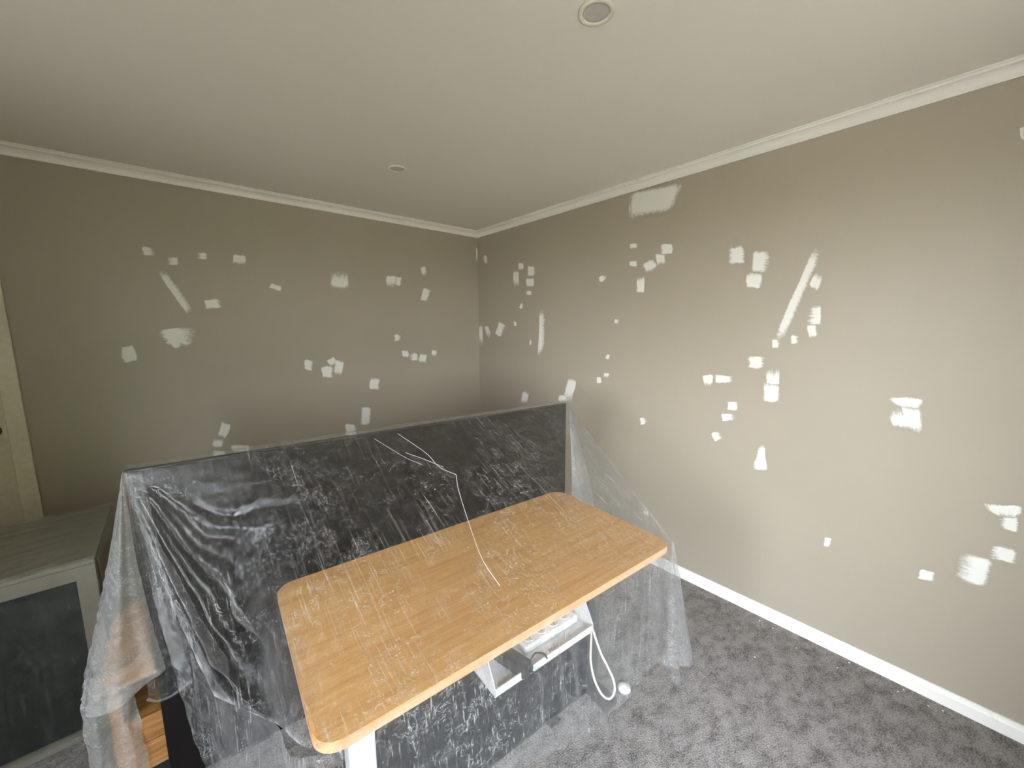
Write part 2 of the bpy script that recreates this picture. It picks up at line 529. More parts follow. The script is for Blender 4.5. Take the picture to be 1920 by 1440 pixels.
# cove cornices: lip on the ceiling, hollow curve, lip on the wall
def cove(sign):
    c = 0.050
    pts = [(0, H), (0, H - c), (0.004, H - c), (0.006, H - c + 0.005)]
    for k in range(9):
        a = k / 8 * math.pi / 2
        pts.append((0.006 + 0.031 * (1 - math.cos(a)), H - c + 0.006 + 0.030 * math.sin(a)))
    pts += [(0.039, H - 0.014), (0.040, H - 0.006), (0.041, H - 0.005), (c - 0.001, H - 0.005), (c, H - 0.004), (c, H)]
    return [(sign * d, z) for d, z in pts]
E0 = 0.0005
struct(obj('trim_1', extrude_profile([(d - E0, z - E0) for d, z in cove(-1)], WX, 0, 'x'), 'trim'))
struct(obj('trim_2', extrude_profile([(d - E0, z - E0) for d, z in cove(-1)], RY, 0, 'y'), 'trim'))
struct(obj('trim_3', extrude_profile([(WX + d + E0, z - E0) for d, z in cove(1)], RY, 0, 'y'), 'trim'))
struct(obj('trim_4', extrude_profile([(RY + d + E0, z - E0) for d, z in cove(1)], WX, 0, 'x'), 'trim'))
def skirt(sign, base=0.0):
    return [(base, 0), (base + sign * 0.016, 0), (base + sign * 0.016, 0.046), (base + sign * 0.013, 0.054), (base + sign * 0.006, 0.062), (base, 0.064)]
struct(obj('baseboard_right', extrude_profile(skirt(-1), RY, 0, 'y'), 'trim'), 'low white painted baseboard along the bright taupe wall')
struct(obj('baseboard_left', extrude_profile(skirt(-1), DX1 + 0.066, -0.016, 'x'), 'trim'))
struct(obj('baseboard_rear', extrude_profile(skirt(1, RY), WX, -0.016, 'x'), 'trim'))

# door with architrave and knob
bm = bmesh.new()
box(bm, DX1, DX1 + 0.064, -0.018, 0.0, 0, DZ + 0.064, bevel=0.003)
box(bm, DX0 - 0.064, DX0, -0.018, 0.0, 0, DZ + 0.064, bevel=0.003)
box(bm, DX0, DX1, -0.018, 0.0, DZ, DZ + 0.064, bevel=0.003)
box(bm, DX1 - 0.018, DX1, -0.004, T, 0, DZ)
box(bm, DX0, DX0 + 0.018, -0.004, T, 0, DZ)
box(bm, DX0 + 0.018, DX1 - 0.018, -0.004, T, DZ - 0.018, DZ)
struct(obj('trim_5', bm, 'door'), 'cream painted door architrave on the dark side of the taupe wall')
door = struct(obj('door_1', bx(DX0 + 0.021, DX1 - 0.021, 0.022, 0.060, 0.008, DZ - 0.021, bevel=0.002), 'door'), 'cream painted flush door with a small brass knob')
kb = lathe([(0.0, -0.062), (0.018, -0.060), (0.025, -0.050), (0.024, -0.040), (0.012, -0.032), (0.010, -0.012), (0.026, -0.008), (0.028, 0.0)], 24)
bmesh.ops.rotate(kb, verts=kb.verts, cent=(0, 0, 0), matrix=Matrix.Rotation(-math.pi / 2, 3, 'X'))
k = obj('door_knob', kb, 'brass', door, True, (-2.955, 0.0225, 1.03))

# ------------------------------------------------------------------ brushed filler patches on the walls
PATCH_LEFT = [
    [-2.315, 1.984, -2.262, 1.983, -2.266, 1.934, -2.32, 1.938], [-2.213, 1.945, -2.166, 1.945, -2.169, 1.898, -2.225, 1.897],
    [-2.075, 1.99, -2.024, 1.982, -2.035, 1.941, -2.087, 1.952], [-1.895, 1.988, -1.831, 1.991, -1.835, 1.93, -1.904, 1.925],
    [-2.066, 1.701, -1.985, 1.708, -1.984, 1.654, -2.062, 1.646], [-2.469, 1.42, -2.411, 1.437, -2.402, 1.354, -2.464, 1.341],
    [-1.698, 1.836, -1.637, 1.816, -1.649, 1.775, -1.715, 1.794], [-1.317, 1.944, -1.19, 1.954, -1.202, 1.829, -1.32, 1.823],
    [-0.896, 1.938, -0.815, 1.935, -0.818, 1.849, -0.913, 1.846], [-0.817, 1.94, -0.764, 1.936, -0.778, 1.866, -0.824, 1.868],
    [-0.593, 2.029, -0.549, 2.043, -0.533, 1.963, -0.584, 1.953], [-0.573, 1.859, -0.507, 1.844, -0.538, 1.752, -0.604, 1.763],
    [-0.854, 1.476, -0.786, 1.474, -0.792, 1.418, -0.858, 1.418], [-0.792, 1.339, -0.738, 1.336, -0.735, 1.28, -0.792, 1.285],
    [-0.732, 1.312, -0.654, 1.313, -0.651, 1.251, -0.736, 1.257], [-0.636, 1.306, -0.569, 1.301, -0.575, 1.227, -0.645, 1.233],
    [-0.515, 1.326, -0.468, 1.329, -0.468, 1.275, -0.518, 1.281], [-1.536, 1.306, -1.483, 1.296, -1.485, 1.229, -1.541, 1.234],
    [-1.427, 1.249, -1.348, 1.246, -1.347, 1.17, -1.423, 1.167], [-1.385, 1.293, -1.333, 1.315, -1.317, 1.256, -1.367, 1.242],
    [-1.323, 1.286, -1.267, 1.268, -1.29, 1.167, -1.343, 1.188], [-1.077, 1.141, -0.996, 1.125, -1.01, 1.035, -1.089, 1.05],
    [-1.149, 0.91, -1.072, 0.883, -1.097, 0.75, -1.172, 0.771], [-1.286, 0.801, -1.191, 0.768, -1.195, 0.681, -1.297, 0.711],
    [-2.047, 0.934, -2.005, 0.903, -2.037, 0.818, -2.08, 0.84], [-2.101, 0.841, -2.048, 0.831, -2.056, 0.77, -2.11, 0.78],
    [-2.007, 0.773, -1.912, 0.752, -1.922, 0.682, -2.007, 0.706], [-2.114, 0.761, -2.045, 0.744, -2.045, 0.695, -2.123, 0.709],
    [-0.017, 2.26, 0.01, 2.251, 0.007, 2.103, -0.021, 2.105], [-2.263, 1.847, -2.228, 1.878, -2.124, 1.653, -2.161, 1.623],
    [-2.292, 1.528, -2.117, 1.535, -2.12, 1.433, -2.27, 1.434], [-2.259, 1.452, -2.177, 1.449, -2.209, 1.408, -2.24, 1.418],
]
PATCH_RIGHT = [
    [-0.082, 2.188, -0.143, 2.176, -0.147, 2.103, -0.081, 2.107], [-0.569, 2.054, -0.634, 2.045, -0.634, 1.993, -0.568, 2.001],
    [-0.689, 2.014, -0.771, 2.001, -0.77, 1.934, -0.687, 1.94], [-0.507, 1.998, -0.576, 1.991, -0.581, 1.857, -0.501, 1.863],
    [-0.666, 1.917, -0.755, 1.914, -0.76, 1.849, -0.672, 1.851], [-0.655, 1.821, -0.732, 1.817, -0.733, 1.783, -0.654, 1.789],
    [-0.505, 1.575, -0.549, 1.574, -0.55, 1.538, -0.501, 1.536], [-0.708, 1.431, -0.733, 1.433, -0.733, 1.382, -0.71, 1.384],
    [-0.827, 1.653, -0.902, 1.659, -0.883, 1.329, -0.803, 1.308], [-0.008, 1.549, -0.064, 1.557, -0.058, 1.336, -0.002, 1.346],
    [-0.088, 1.537, -0.15, 1.545, -0.195, 1.438, -0.136, 1.422], [-0.31, 1.578, -0.419, 1.55, -0.355, 1.445, -0.248, 1.472],
    [-0.635, 0.99, -0.71, 0.977, -0.666, 0.87, -0.581, 0.869], [-1.127, 1.136, -1.217, 1.13, -1.172, 0.943, -1.078, 0.953],
    [-1.038, 1.004, -1.131, 1.019, -1.138, 0.952, -1.039, 0.938], [-1.627, 2.046, -1.678, 2.037, -1.678, 2.006, -1.627, 2.009],
    [-1.626, 1.94, -1.678, 1.934, -1.681, 1.901, -1.631, 1.908], [-1.834, 2.008, -1.906, 1.998, -1.91, 1.942, -1.834, 1.952],
    [-1.811, 1.954, -1.868, 1.947, -1.868, 1.884, -1.816, 1.89], [-1.719, 1.906, -1.788, 1.934, -1.82, 1.88, -1.751, 1.849],
    [-1.689, 1.834, -1.742, 1.829, -1.737, 1.734, -1.686, 1.742], [-1.389, 1.86, -1.445, 1.881, -1.467, 1.846, -1.411, 1.825],
    [-1.53, 1.576, -1.57, 1.574, -1.568, 1.549, -1.531, 1.549], [-1.479, 1.343, -1.504, 1.336, -1.491, 1.302, -1.465, 1.311],
    [-1.458, 1.213, -1.501, 1.215, -1.5, 1.181, -1.456, 1.175], [-1.398, 1.18, -1.44, 1.182, -1.441, 1.142, -1.402, 1.136],
    [-2.131, 1.252, -2.184, 1.262, -2.189, 1.199, -2.139, 1.192], [-2.192, 1.26, -2.281, 1.266, -2.287, 1.228, -2.196, 1.216],
    [-2.212, 1.935, -2.29, 1.928, -2.304, 1.849, -2.229, 1.848], [-2.338, 1.893, -2.413, 1.882, -2.411, 1.779, -2.34, 1.798],
    [-2.319, 1.798, -2.386, 1.782, -2.38, 1.711, -2.314, 1.726], [-2.596, 1.771, -2.631, 1.753, -2.617, 1.682, -2.581, 1.7],
    [-2.586, 1.614, -2.633, 1.617, -2.638, 1.532, -2.588, 1.531], [-2.59, 1.53, -2.625, 1.531, -2.63, 1.47, -2.594, 1.469],
    [-2.526, 1.482, -2.563, 1.482, -2.563, 1.441, -2.531, 1.441], [-2.45, 1.461, -2.488, 1.465, -2.49, 1.421, -2.457, 1.421],
    [-2.353, 1.371, -2.421, 1.384, -2.43, 1.321, -2.356, 1.312], [-2.436, 1.314, -2.497, 1.323, -2.499, 1.237, -2.44, 1.234],
    [-2.429, 1.248, -2.501, 1.251, -2.504, 1.163, -2.435, 1.153], [-2.27, 1.124, -2.319, 1.128, -2.325, 1.088, -2.272, 1.081],
    [-2.241, 1.054, -2.314, 1.064, -2.314, 1.028, -2.246, 1.014], [-2.195, 0.931, -2.238, 0.958, -2.258, 0.918, -2.216, 0.89],
    [-1.746, 0.945, -1.798, 0.956, -1.796, 0.909, -1.752, 0.901], [-1.619, 2.346, -1.935, 2.317, -1.886, 2.184, -1.618, 2.19],
    [-0.571, 1.687, -0.619, 1.738, -0.63, 1.688, -0.603, 1.682], [-2.435, 0.911, -2.456, 0.916, -2.484, 0.803, -2.41, 0.789],
    [-2.579, 1.861, -2.616, 1.838, -2.502, 1.453, -2.461, 1.472], [-2.739, 0.542, -2.766, 0.545, -2.762, 0.502, -2.739, 0.495],
    [-3.055, 0.535, -3.096, 0.54, -3.096, 0.496, -3.05, 0.492], [-3.22, 0.714, -3.281, 0.725, -3.281, 0.669, -3.22, 0.66],
    [-3.151, 0.657, -3.226, 0.658, -3.227, 0.549, -3.138, 0.543], [-2.889, 1.229, -2.985, 1.24, -2.992, 1.192, -2.933, 1.191],
    [-2.932, 1.2, -2.989, 1.196, -3.005, 1.096, -2.95, 1.103], [-2.903, 1.182, -2.938, 1.197, -2.953, 1.112, -2.912, 1.113],
    [-3.19, 0.863, -3.272, 0.884, -3.266, 0.831, -3.227, 0.82], [-3.226, 0.823, -3.267, 0.843, -3.271, 0.785, -3.24, 0.784],
    [-3.126, 2.185, -3.137, 2.185, -3.142, 2.143, -3.132, 2.15], [-1.8, 0.328, -1.834, 0.344, -1.843, 0.299, -1.813, 0.292],
]
def filler(wall, q, axis, k):
    rnd = random.Random(k * 17 + (3 if axis == 'x' else 5))
    P = [Vector((q[2 * i], q[2 * i + 1])) for i in range(4)]
    bend = q[8] if len(q) > 8 else 0.0
    n = 12
    fl = [rnd.choice((0.02, 0.05, 0.12)) for _ in range(4)]       # how far the dry brush drags past each side
    side = rnd.choice((0, 1, 1, 2, 2, 3))
    fl[side] = rnd.choice((0.25, 0.4, 0.55))
    cen = sum(P, Vector((0, 0))) / 4
    P = [cen + (p - cen) * (1.14 + 0.10 * rnd.random()) for p in P]
    lu, lv = ((P[1] - P[0]).length + (P[2] - P[3]).length) / 2, ((P[3] - P[0]).length + (P[2] - P[1]).length) / 2
    ax = (P[3] - P[0]).normalized()
    ox = Vector((-ax.y, ax.x))
    ph = rnd.uniform(0, 50)
    vs, fade, uvs = [], [], []
    for j in range(n + 1):
        for i in range(n + 1):
            u, v = i / n, j / n
            p = (P[0] * (1 - u) + P[1] * u) * (1 - v) + (P[3] * (1 - u) + P[2] * u) * v
            p = p + ox * (bend * 4 * v * (1 - v))
            w = 0.10 * min(lu, lv)
            p = p + Vector((mnoise.noise((u * 2.2 + ph, v * 2.2, 0)), mnoise.noise((u * 2.2, v * 2.2 + ph, 3)))) * w
            e = min(min(v, 1 - v), min(u, 1 - u))
            d = [v / (0.16 + fl[0]), (1 - u) / (0.16 + fl[1]), (1 - v) / (0.16 + fl[2]), u / (0.16 + fl[3])]
            f = 1 - sum(max(0.0, 1 - x) ** 2.2 for x in d) ** (1 / 2.2)
            fade.append(max(0.0, min(1.0, f)))
            uvs.append((v * lv + ph, u * lu) if side in (0, 2) else (u * lu + ph, v * lv))
            h = -0.0002 - 0.00003 * (k % 9) - 0.0004 * min(1, e / 0.25)
            vs.append((p.x, h, p.y) if axis == 'x' else (h, p.x, p.y))
    fs = []
    for j in range(n):
        for i in range(n):
            a = j * (n + 1) + i
            fs.append((a, a + n + 1, a + n + 2, a + 1))
    me = bpy.data.meshes.new('filler_patch')
    me.from_pydata(vs, [], fs)
    at = me.attributes.new('fade', 'FLOAT', 'POINT')
    at.data.foreach_set('value', fade)
    uvl = me.uv_layers.new(name='brush')
    for lp in me.loops:
        uvl.data[lp.index].uv = uvs[lp.vertex_index]
    me.materials.append(MAT['filler'])
    me.polygons.foreach_set('use_smooth', [True] * len(fs))
    link(bpy.data.objects.new('filler_patch', me), wall)
for k, q in enumerate(PATCH_LEFT):
    filler(wall_left, q, 'x', k)
for k, q in enumerate(PATCH_RIGHT):
    filler(wall_right, q, 'y', k)

# ------------------------------------------------------------------ recessed ceiling lamps (switched off)
def downlight(x, y, label):
    t = empty('downlight', label, 'ceiling light', (x, y, H - 0.0005), 0, 'recessed ceiling lamps')
    obj('ring', lathe([(0.036, 0.0), (0.036, -0.002), (0.039, -0.0055), (0.046, -0.006), (0.0500, -0.004), (0.0505, 0.0)], 48), 'lamp_ring', t, True)
    obj('diffuser', lathe([(0.0, -0.0010), (0.030, -0.0014), (0.0358, -0.0022), (0.0358, 0.0)], 40), 'diffuser', t, True)
downlight(-1.255, -2.313, 'round white recessed ceiling lamp over the oak desk')
downlight(-1.204, -0.920, 'round white recessed ceiling lamp nearer the corner of the taupe walls')

# ------------------------------------------------------------------ large black panel behind the desk
PZ = 1.105
PL, PR = Vector((-2.386, -1.50)), Vector((-0.630, -1.674))
pdir = (PR - PL).normalized()
pang = math.atan2(pdir.y, pdir.x)
plen = (PR - PL).length
pan = empty('black_panel', 'large upright glossy black panel standing behind the oak desk', 'panel', (PL.x, PL.y, 0), pang)
obj('board', bx(0, plen, 0.0, 0.032, 0.012, PZ, bevel=0.003), 'black', pan)
obj('edge_trim', bx(-0.004, plen + 0.004, 0.004, 0.028, PZ - 0.001, PZ + 0.003), 'black_matt', pan)
for fx in (0.16, plen - 0.28):
    obj('foot', bx(fx, fx + 0.12, 0.002, 0.03, 0, 0.014), 'black_matt', pan)

# ------------------------------------------------------------------ rustic timber low unit behind the panel
ux0, ux1, uy0, uy1 = -2.513, -1.25, -1.452, -1.02
un = empty('timber_unit', 'low rustic timber unit with thick top beside the black panel', 'cabinet', (0, 0, 0))
obj('top', bx(ux0, ux1, uy0, uy1, 0.399, 0.452, bevel=0.004), 'timber', un)
for x in (ux0 + 0.004, ux1 - 0.034):
    obj('side', bx(x, x + 0.03, uy0 + 0.012, uy1, 0.07, 0.398), 'timber', un)
obj('back', bx(ux0 + 0.036, ux1 - 0.036, uy1 - 0.02, uy1 - 0.004, 0.075, 0.398), 'timber', un)
obj('shelf', bx(ux0 + 0.036, ux1 - 0.036, uy0 + 0.02, uy1 - 0.022, 0.245, 0.262), 'timber', un)
for z0, z1 in ((0.069, 0.1685), (0.1715, 0.262)):
    for xa, xb in ((ux0 + 0.036, (ux0 + ux1) / 2 - 0.002), ((ux0 + ux1) / 2 + 0.002, ux1 - 0.036)):
        obj('drawer_front', bx(xa, xb, uy0 + 0.002, uy0 + 0.018, z0, z1, bevel=0.002), 'timber', un)
obj('plinth', bx(ux0 + 0.03, ux1 - 0.03, uy0 + 0.03, uy1 - 0.02, 0.0, 0.068), 'black_matt', un)

# ------------------------------------------------------------------ pale cabinet with dark door (left)
cx0, cx1, cy0, cy1, cz = -3.42, -2.534, -1.105, -0.50, 0.700
cab = empty('storage_cabinet', 'pale grey cabinet with a dark framed front near the door', 'cabinet', (0, 0, 0))
obj('top', bx(cx0, cx1, cy0 + 0.01, cy1, cz - 0.03, cz, bevel=0.003), 'pale_cab', cab)
obj('side', bx(cx1 - 0.025, cx1 - 0.002, cy0 + 0.03, cy1, 0.0, cz - 0.031), 'pale_cab', cab)
obj('side', bx(cx0 + 0.002, cx0 + 0.025, cy0 + 0.03, cy1, 0.0, cz - 0.031), 'pale_cab', cab)
obj('back', bx(cx0 + 0.026, cx1 - 0.026, cy1 - 0.015, cy1 - 0.002, 0.02, cz - 0.031), 'pale_cab', cab)
for k, (a, b) in enumerate(((cx0, (cx0 + cx1) / 2 - 0.002), ((cx0 + cx1) / 2 + 0.002, cx1))):
    d = obj('door', bx(a + 0.052, b - 0.052, cy0 + 0.008, cy0 + 0.02, 0.062, cz - 0.062), 'dark_door', cab)
    fr = bmesh.new()
    for c in ((a, b, 0.022, 0.060), (a, b, cz - 0.060, cz - 0.012)):
        box(fr, c[0], c[1], cy0, cy0 + 0.022, c[2], c[3])
    box(fr, a, a + 0.05, cy0, cy0 + 0.022, 0.060, cz - 0.060)
    box(fr, b - 0.05, b, cy0, cy0 + 0.022, 0.060, cz - 0.060)
    obj('door_frame', fr, 'pale_cab', d)
obj('plinth', bx(cx0 + 0.03, cx1 - 0.03, cy0 + 0.05, cy1 - 0.02, 0.0, 0.02), 'pale_cab', cab)

# ------------------------------------------------------------------ oak desk
DA = math.radians(-3.75)
DC = Vector((-1.496, -2.110))
DH = 0.735
DL, DD = 1.20, 0.61
desk = empty('desk', 'light oak desk with rounded corners under the clear plastic sheet', 'desk', (DC.x, DC.y, 0), DA)
R = 0.05
pts = []
for sxx, syy, a0 in ((1, 1, 0), (-1, 1, 90), (-1, -1, 180), (1, -1, 270)):
    for k in range(9):
        a = math.radians(a0 + k * 90 / 8)
        pts.append((sxx * (DL / 2 - R) + R * math.cos(a), syy * (DD / 2 - R) + R * math.sin(a)))
dt = obj('desk_top', prism(bmesh.new(), pts, DH - 0.0245, DH, bevel=0.002), 'oak', desk)
ep = [(x * 1.0008, y * 1.0012) for x, y in pts]
bm = bmesh.new()
lo = [bm.verts.new((x, y, DH - 0.0225)) for x, y in ep]
hi = [bm.verts.new((x, y, DH - 0.0018)) for x, y in ep]
for i in range(len(ep)):
    bm.faces.new((lo[i], lo[(i + 1) % len(ep)], hi[(i + 1) % len(ep)], hi[i]))
obj('edge_band', bm, 'oak_edge', dt, True)
for sgn, mt in ((-1, 'white'), (1, 'graphite')):
    lx = sgn * 0.462
    obj('leg', bx(lx - 0.035, lx + 0.035, -0.06, 0.0, 0.035, DH - 0.065, bevel=0.004), mt, desk)
    obj('foot', bx(lx - 0.035, lx + 0.035, -0.165, 0.26, 0.006, 0.034, bevel=0.006), 'graphite', desk)
    obj('foot_pad', bx(lx - 0.03, lx + 0.03, -0.16, -0.12, 0.0, 0.007), 'black_matt', desk)
    obj('bracket', bx(lx - 0.03, lx + 0.03, -0.24, 0.24, DH - 0.064, DH - 0.025), mt, desk)
obj('crossbar', bx(-0.426, 0.426, -0.05, -0.01, DH - 0.063, DH - 0.027), 'white', desk)
# wire tray hung under the top: base, front lip, back wall, ends
tx0, tx1, ty0, ty1, tz = -0.160, 0.235, -0.252, -0.100, 0.528
bm = bmesh.new()
box(bm, tx0, tx1, ty0, ty1, tz, tz + 0.003)
box(bm, tx0, tx1, ty0, ty0 + 0.003, tz, tz + 0.024)
box(bm, tx0, tx1, ty1 - 0.003, ty1, tz, DH - 0.026)
ctray = obj('cable_tray', bm, 'white', desk)
ctray['label'] = 'white metal cable tray under the desk top'
for xa in (tx0, tx1 - 0.003):
    e = bmesh.new()
    v = [e.verts.new(c) for c in ((xa, ty0, tz), (xa, ty1, tz), (xa, ty1, DH - 0.026), (xa, ty1 - 0.06, DH - 0.026), (xa, ty0, tz + 0.024))]
    w = [e.verts.new((c.co.x + 0.003, c.co.y, c.co.z)) for c in v]
    e.faces.new(v)
    e.faces.new(w[::-1])
    for i in range(5):
        e.faces.new((v[i], w[i], w[(i + 1) % 5], v[(i + 1) % 5]))
    bmesh.ops.recalc_face_normals(e, faces=e.faces)
    obj('tray_end', e, 'white', ctray)
dm = Matrix.Translation((DC.x, DC.y, 0)) @ Matrix.Rotation(DA, 4, 'Z')
def dw(x, y, z):
    return dm @ Vector((x, y, z))

# power board lying in the tray
p = dw(0.105, -0.165, tz + 0.0035)
pb = empty('power_board', 'white power board lying in the cable tray', 'power board', p, DA)
obj('body', bx(-0.115, 0.115, -0.03, 0.03, 0, 0.026, bevel=0.005), 'white_plastic', pb)
for i in range(4):
    s = obj('socket', lathe([(0.0, 0.0264), (0.017, 0.0264), (0.019, 0.028), (0.021, 0.0264), (0.021, 0.0255)], 20), 'white_plastic', pb, True, (-0.078 + i * 0.052, 0, 0))
    for dx, a in ((-0.006, 0.5), (0.006, -0.5), (0.0, 0.0)):
        h = bx(-0.0012, 0.0012, -0.004, 0.004, 0.0262, 0.0272)
        obj('slot', h, 'graphite', s, False, (dx, -0.006 if a == 0 else 0.004, 0), a)
p = dw(-0.060, -0.200, tz + 0.0035)
ad = empty('power_adapter', 'black power adapter brick in the tray beside the power board', 'adapter', p, DA + 0.25)
obj('case', bx(-0.022, 0.022, -0.06, 0.06, 0, 0.034, bevel=0.004), 'black_matt', ad)
obj('cord', tube([Vector(c) for c in crom([(0.0, -0.058, 0.016), (0.004, -0.080, 0.020), (0.012, -0.092, 0.010), (0.016, -0.096, -0.04), (0.012, -0.094, -0.10)], np.linspace(0, 1, 24))], 0.0028, 8), 'black_matt', ad, True)
obj('plug_lead', tube([Vector(c) for c in crom([(0.02, -0.045, 0.02), (0.045, -0.048, 0.034), (0.06, -0.068, 0.034), (0.066, -0.078, 0.02)], np.linspace(0, 1, 20))], 0.0026, 8), 'black_matt', ad, True)

# cream cable looping out of the tray
cp = [(-1.315, -2.285, 0.585), (-1.291, -2.300, 0.588), (-1.255, -2.318, 0.560), (-1.233, -2.330, 0.505), (-1.215, -2.360, 0.406), (-1.185, -2.372, 0.335), (-1.157, -2.380, 0.268), (-1.166, -2.392, 0.238), (-1.176, -2.380, 0.205), (-1.180, -2.350, 0.200), (-1.180, -2.315, 0.235), (-1.185, -2.300, 0.300), (-1.188, -2.300, 0.360), (-1.184, -2.295, 0.432), (-1.195, -2.270, 0.520), (-1.21, -2.255, 0.585)]
tag(obj('power_cable', tube([Vector(c) for c in crom(cp, np.linspace(0, 1, 110))], 0.0042, 10), 'cream_cable', None, True), 'cream power cable looping down from the cable tray', 'cable')

# flat screen standing on the carpet under the desk
scr = empty('flat_screen', 'glossy dark flat screen standing on the carpet under the desk', 'screen', (-1.503, -2.160, 0), math.radians(-4.6))
obj('bezel', bx(-0.44, 0.47, 0.0, 0.03, 0.008, 0.512, bevel=0.004), 'black_matt', scr)
obj('display', bx(-0.43, 0.46, -0.002, 0.001, 0.022, 0.502), 'screen', scr)
for fx in (-0.25, 0.22):
    obj('foot', bx(fx, fx + 0.05, -0.02, 0.05, 0.0, 0.009), 'black_matt', scr)

# small white cap lying on the carpet, paint flakes
tag(obj('white_cap', lathe([(0.0, 0.0), (0.022, 0.0), (0.027, 0.004), (0.027, 0.012), (0.020, 0.020), (0.0, 0.023)], 28), 'white_plastic', None, True, (-0.930, -2.284, 0.0)), 'small round white plastic cap on the carpet by the sheet hem', 'cap')
fl = [(-0.327, -2.588), (-0.069, -3.046), (-0.040, -3.060), (-0.065, -3.134), (-0.050, -3.173), (-0.053, -2.522), (-0.060, -2.584), (-0.110, -2.854), (-0.039, -2.882), (-0.12, -2.70)]
for i, (x, y) in enumerate(fl):
    r = random.Random(i)
    bm = bmesh.new()
    n = 5
    a0 = r.uniform(0, 6)
    pp = [(r.uniform(0.003, 0.0055) * math.cos(a0 + k * 2 * math.pi / n), r.uniform(0.0015, 0.004) * math.sin(a0 + k * 2 * math.pi / n)) for k in range(n)]
    tag(obj('paint_flake', prism(bm, pp, 0.0, 0.0015), 'speck', None, False, (x, y, 0.0), r.uniform(0, 3)), 'tiny white paint flake lying on the grey carpet', 'paint flake', 'paint flakes on the carpet')

# ------------------------------------------------------------------ clear plastic dust sheet over panel and desk
sheet = empty('dust_sheet', 'clear crinkled plastic dust sheet draped over the desk and black panel', 'dust sheet', (PL.x, PL.y, 0.0))
SO = Vector((PL.x, PL.y, 0.0))
def loc_(a):
    return [np.array(c) - np.array(SO) for c in a]
TL = (-2.392, -1.512, PZ + 0.006)
TRc = (-0.628, -1.688, PZ + 0.006)
def top_pt(s):
    return tuple(TL[i] * (1 - s) + TRc[i] * s for i in range(3))
def front_pt(s, dz=0.004, out=0.004):
    v = dw((-DL / 2) * (1 - s) + (DL / 2) * s, -DD / 2 - out, DH + dz)
    return (v.x, v.y, v.z)
def desk_pt(s, back, dz=0.005):
    v = dw((-DL / 2) * (1 - s) + (DL / 2) * s, -DD / 2 + back, DH + dz)
    return (v.x, v.y, v.z)
K = (-2.250, -1.900, 0.575)
def mid(a, b, t, dz=0.0):
    return (a[0] * (1 - t) + b[0] * t, a[1] * (1 - t) + b[1] * t, a[2] * (1 - t) + b[2] * t + dz)
# membrane: columns from the panel's top edge down to ridge / desk front edge
cols = []
cols.append([TL, (-2.355, -1.590, 0.925), (-2.325, -1.670, 0.780), (-2.290, -1.765, 0.665), K])
B1 = (-2.150, -2.120, 0.610)
t1 = top_pt(0.10)
cols.append([t1, mid(t1, B1, 0.28, -0.10), mid(t1, B1, 0.52, -0.14), mid(t1, B1, 0.78, -0.10), B1])
for s in (0.02, 0.25, 0.5, 0.75, 1.0):
    tt = top_pt(0.22 + 0.78 * (s - 0.02) / 0.98)
    d3, d2 = desk_pt(s, 0.13), desk_pt(s, 0.33)
    b = front_pt(s)
    tch = mid(tt, b, 0.80)
    p1 = mid(tt, b, 0.27, -0.012)
    p2 = mid(tt, b, 0.53, -0.020)
    p3 = mid(tt, b, 0.80, -0.028)
    if s == 0.02:
        p1, p2, p3 = mid(tt, b, 0.27, -0.045), mid(tt, b, 0.53, -0.06), mid(tt, b, 0.8, -0.04)
    if s == 1.0:
        p1, p2, p3 = mid(tt, b, 0.27, -0.006), mid(tt, b, 0.53, -0.010), mid(tt, b, 0.8, -0.010)
    p3 = (p3[0], p3[1], max(p3[2], DH + 0.010))
    cols.append([tt, p1, p2, p3, b])
G = patch_grid([loc_(c) for c in cols], 240, 130)
tl = np.array(TL) - np.array(SO)
# tension folds fan out from the panel's corner: (log slope ratio, width, steepness, from r, to r)
FAN = [(-0.95, 0.10, 0.25, 0.15, 0.80), (-0.39, 0.09, 0.45, 0.22, 0.55), (0.05, 0.11, 0.60, 0.06, 0.45), (0.42, 0.07, 0.25, 0.20, 0.55), (0.82, 0.15, 0.62, 0.08, 0.62),
       (1.25, 0.08, 0.30, 0.15, 0.55), (1.62, 0.15, 0.55, 0.05, 0.55), (2.30, 0.20, 0.45, 0.10, 0.70)]
def fan_x(u, v, p):
    r = math.sqrt(sum((p[i] - tl[i]) ** 2 for i in range(3)))
    return r, math.log(max(v, 0.004) / (u + 0.004)) + 0.22 * nz(p, 4, 1) + 0.10 * nz(p, 11, 5)
def d_mem(u, v, p):
    r, l = fan_x(u, v, p)
    fan = 0.0
    for l0, w, k, r0, r1 in FAN:
        x = (l - l0) / w
        if abs(x) < 4:
            en = min(1, max(0, (r - r0 * 0.6) / (0.4 * r0 + 0.03))) * min(1, max(0, (r1 + 0.12 - r) / 0.2))
            fan -= 1.6 * k * w * 0.72 * v * x * math.exp(-x * x / 2) * en * (1 + 0.35 * nz(p, 12, l0 * 9))
    fan *= min(1, (1 - v) * 4)
    edge = min(1, v * 8) * min(1, (1 - v) * 8)
    rum = (nz(p, 14) * 0.0022 + nz(p, 34, 3) * 0.0012) * edge
    return fan + rum
def g_mem(u, v, p):
    ridge = math.exp(-(u / 0.012) ** 2) * min(1, v * 2) + math.exp(-((1 - v) / 0.03) ** 2) * (1 if u < 0.30 else 0)
    return max(0.0, min(1.0, 0.6 * ridge * (0.6 + nz(p, 30))))
mem_n = np.cross(G[60, 60] - G[50, 60], G[50, 70] - G[50, 60])
MS = 1.0 if mem_n[2] > 0 else -1.0
drape = grid_mesh('front_drape', G, 'film', sheet, lambda u, v, p: MS * d_mem(u, v, p), lambda u, v, p: g_mem(u, v, p))

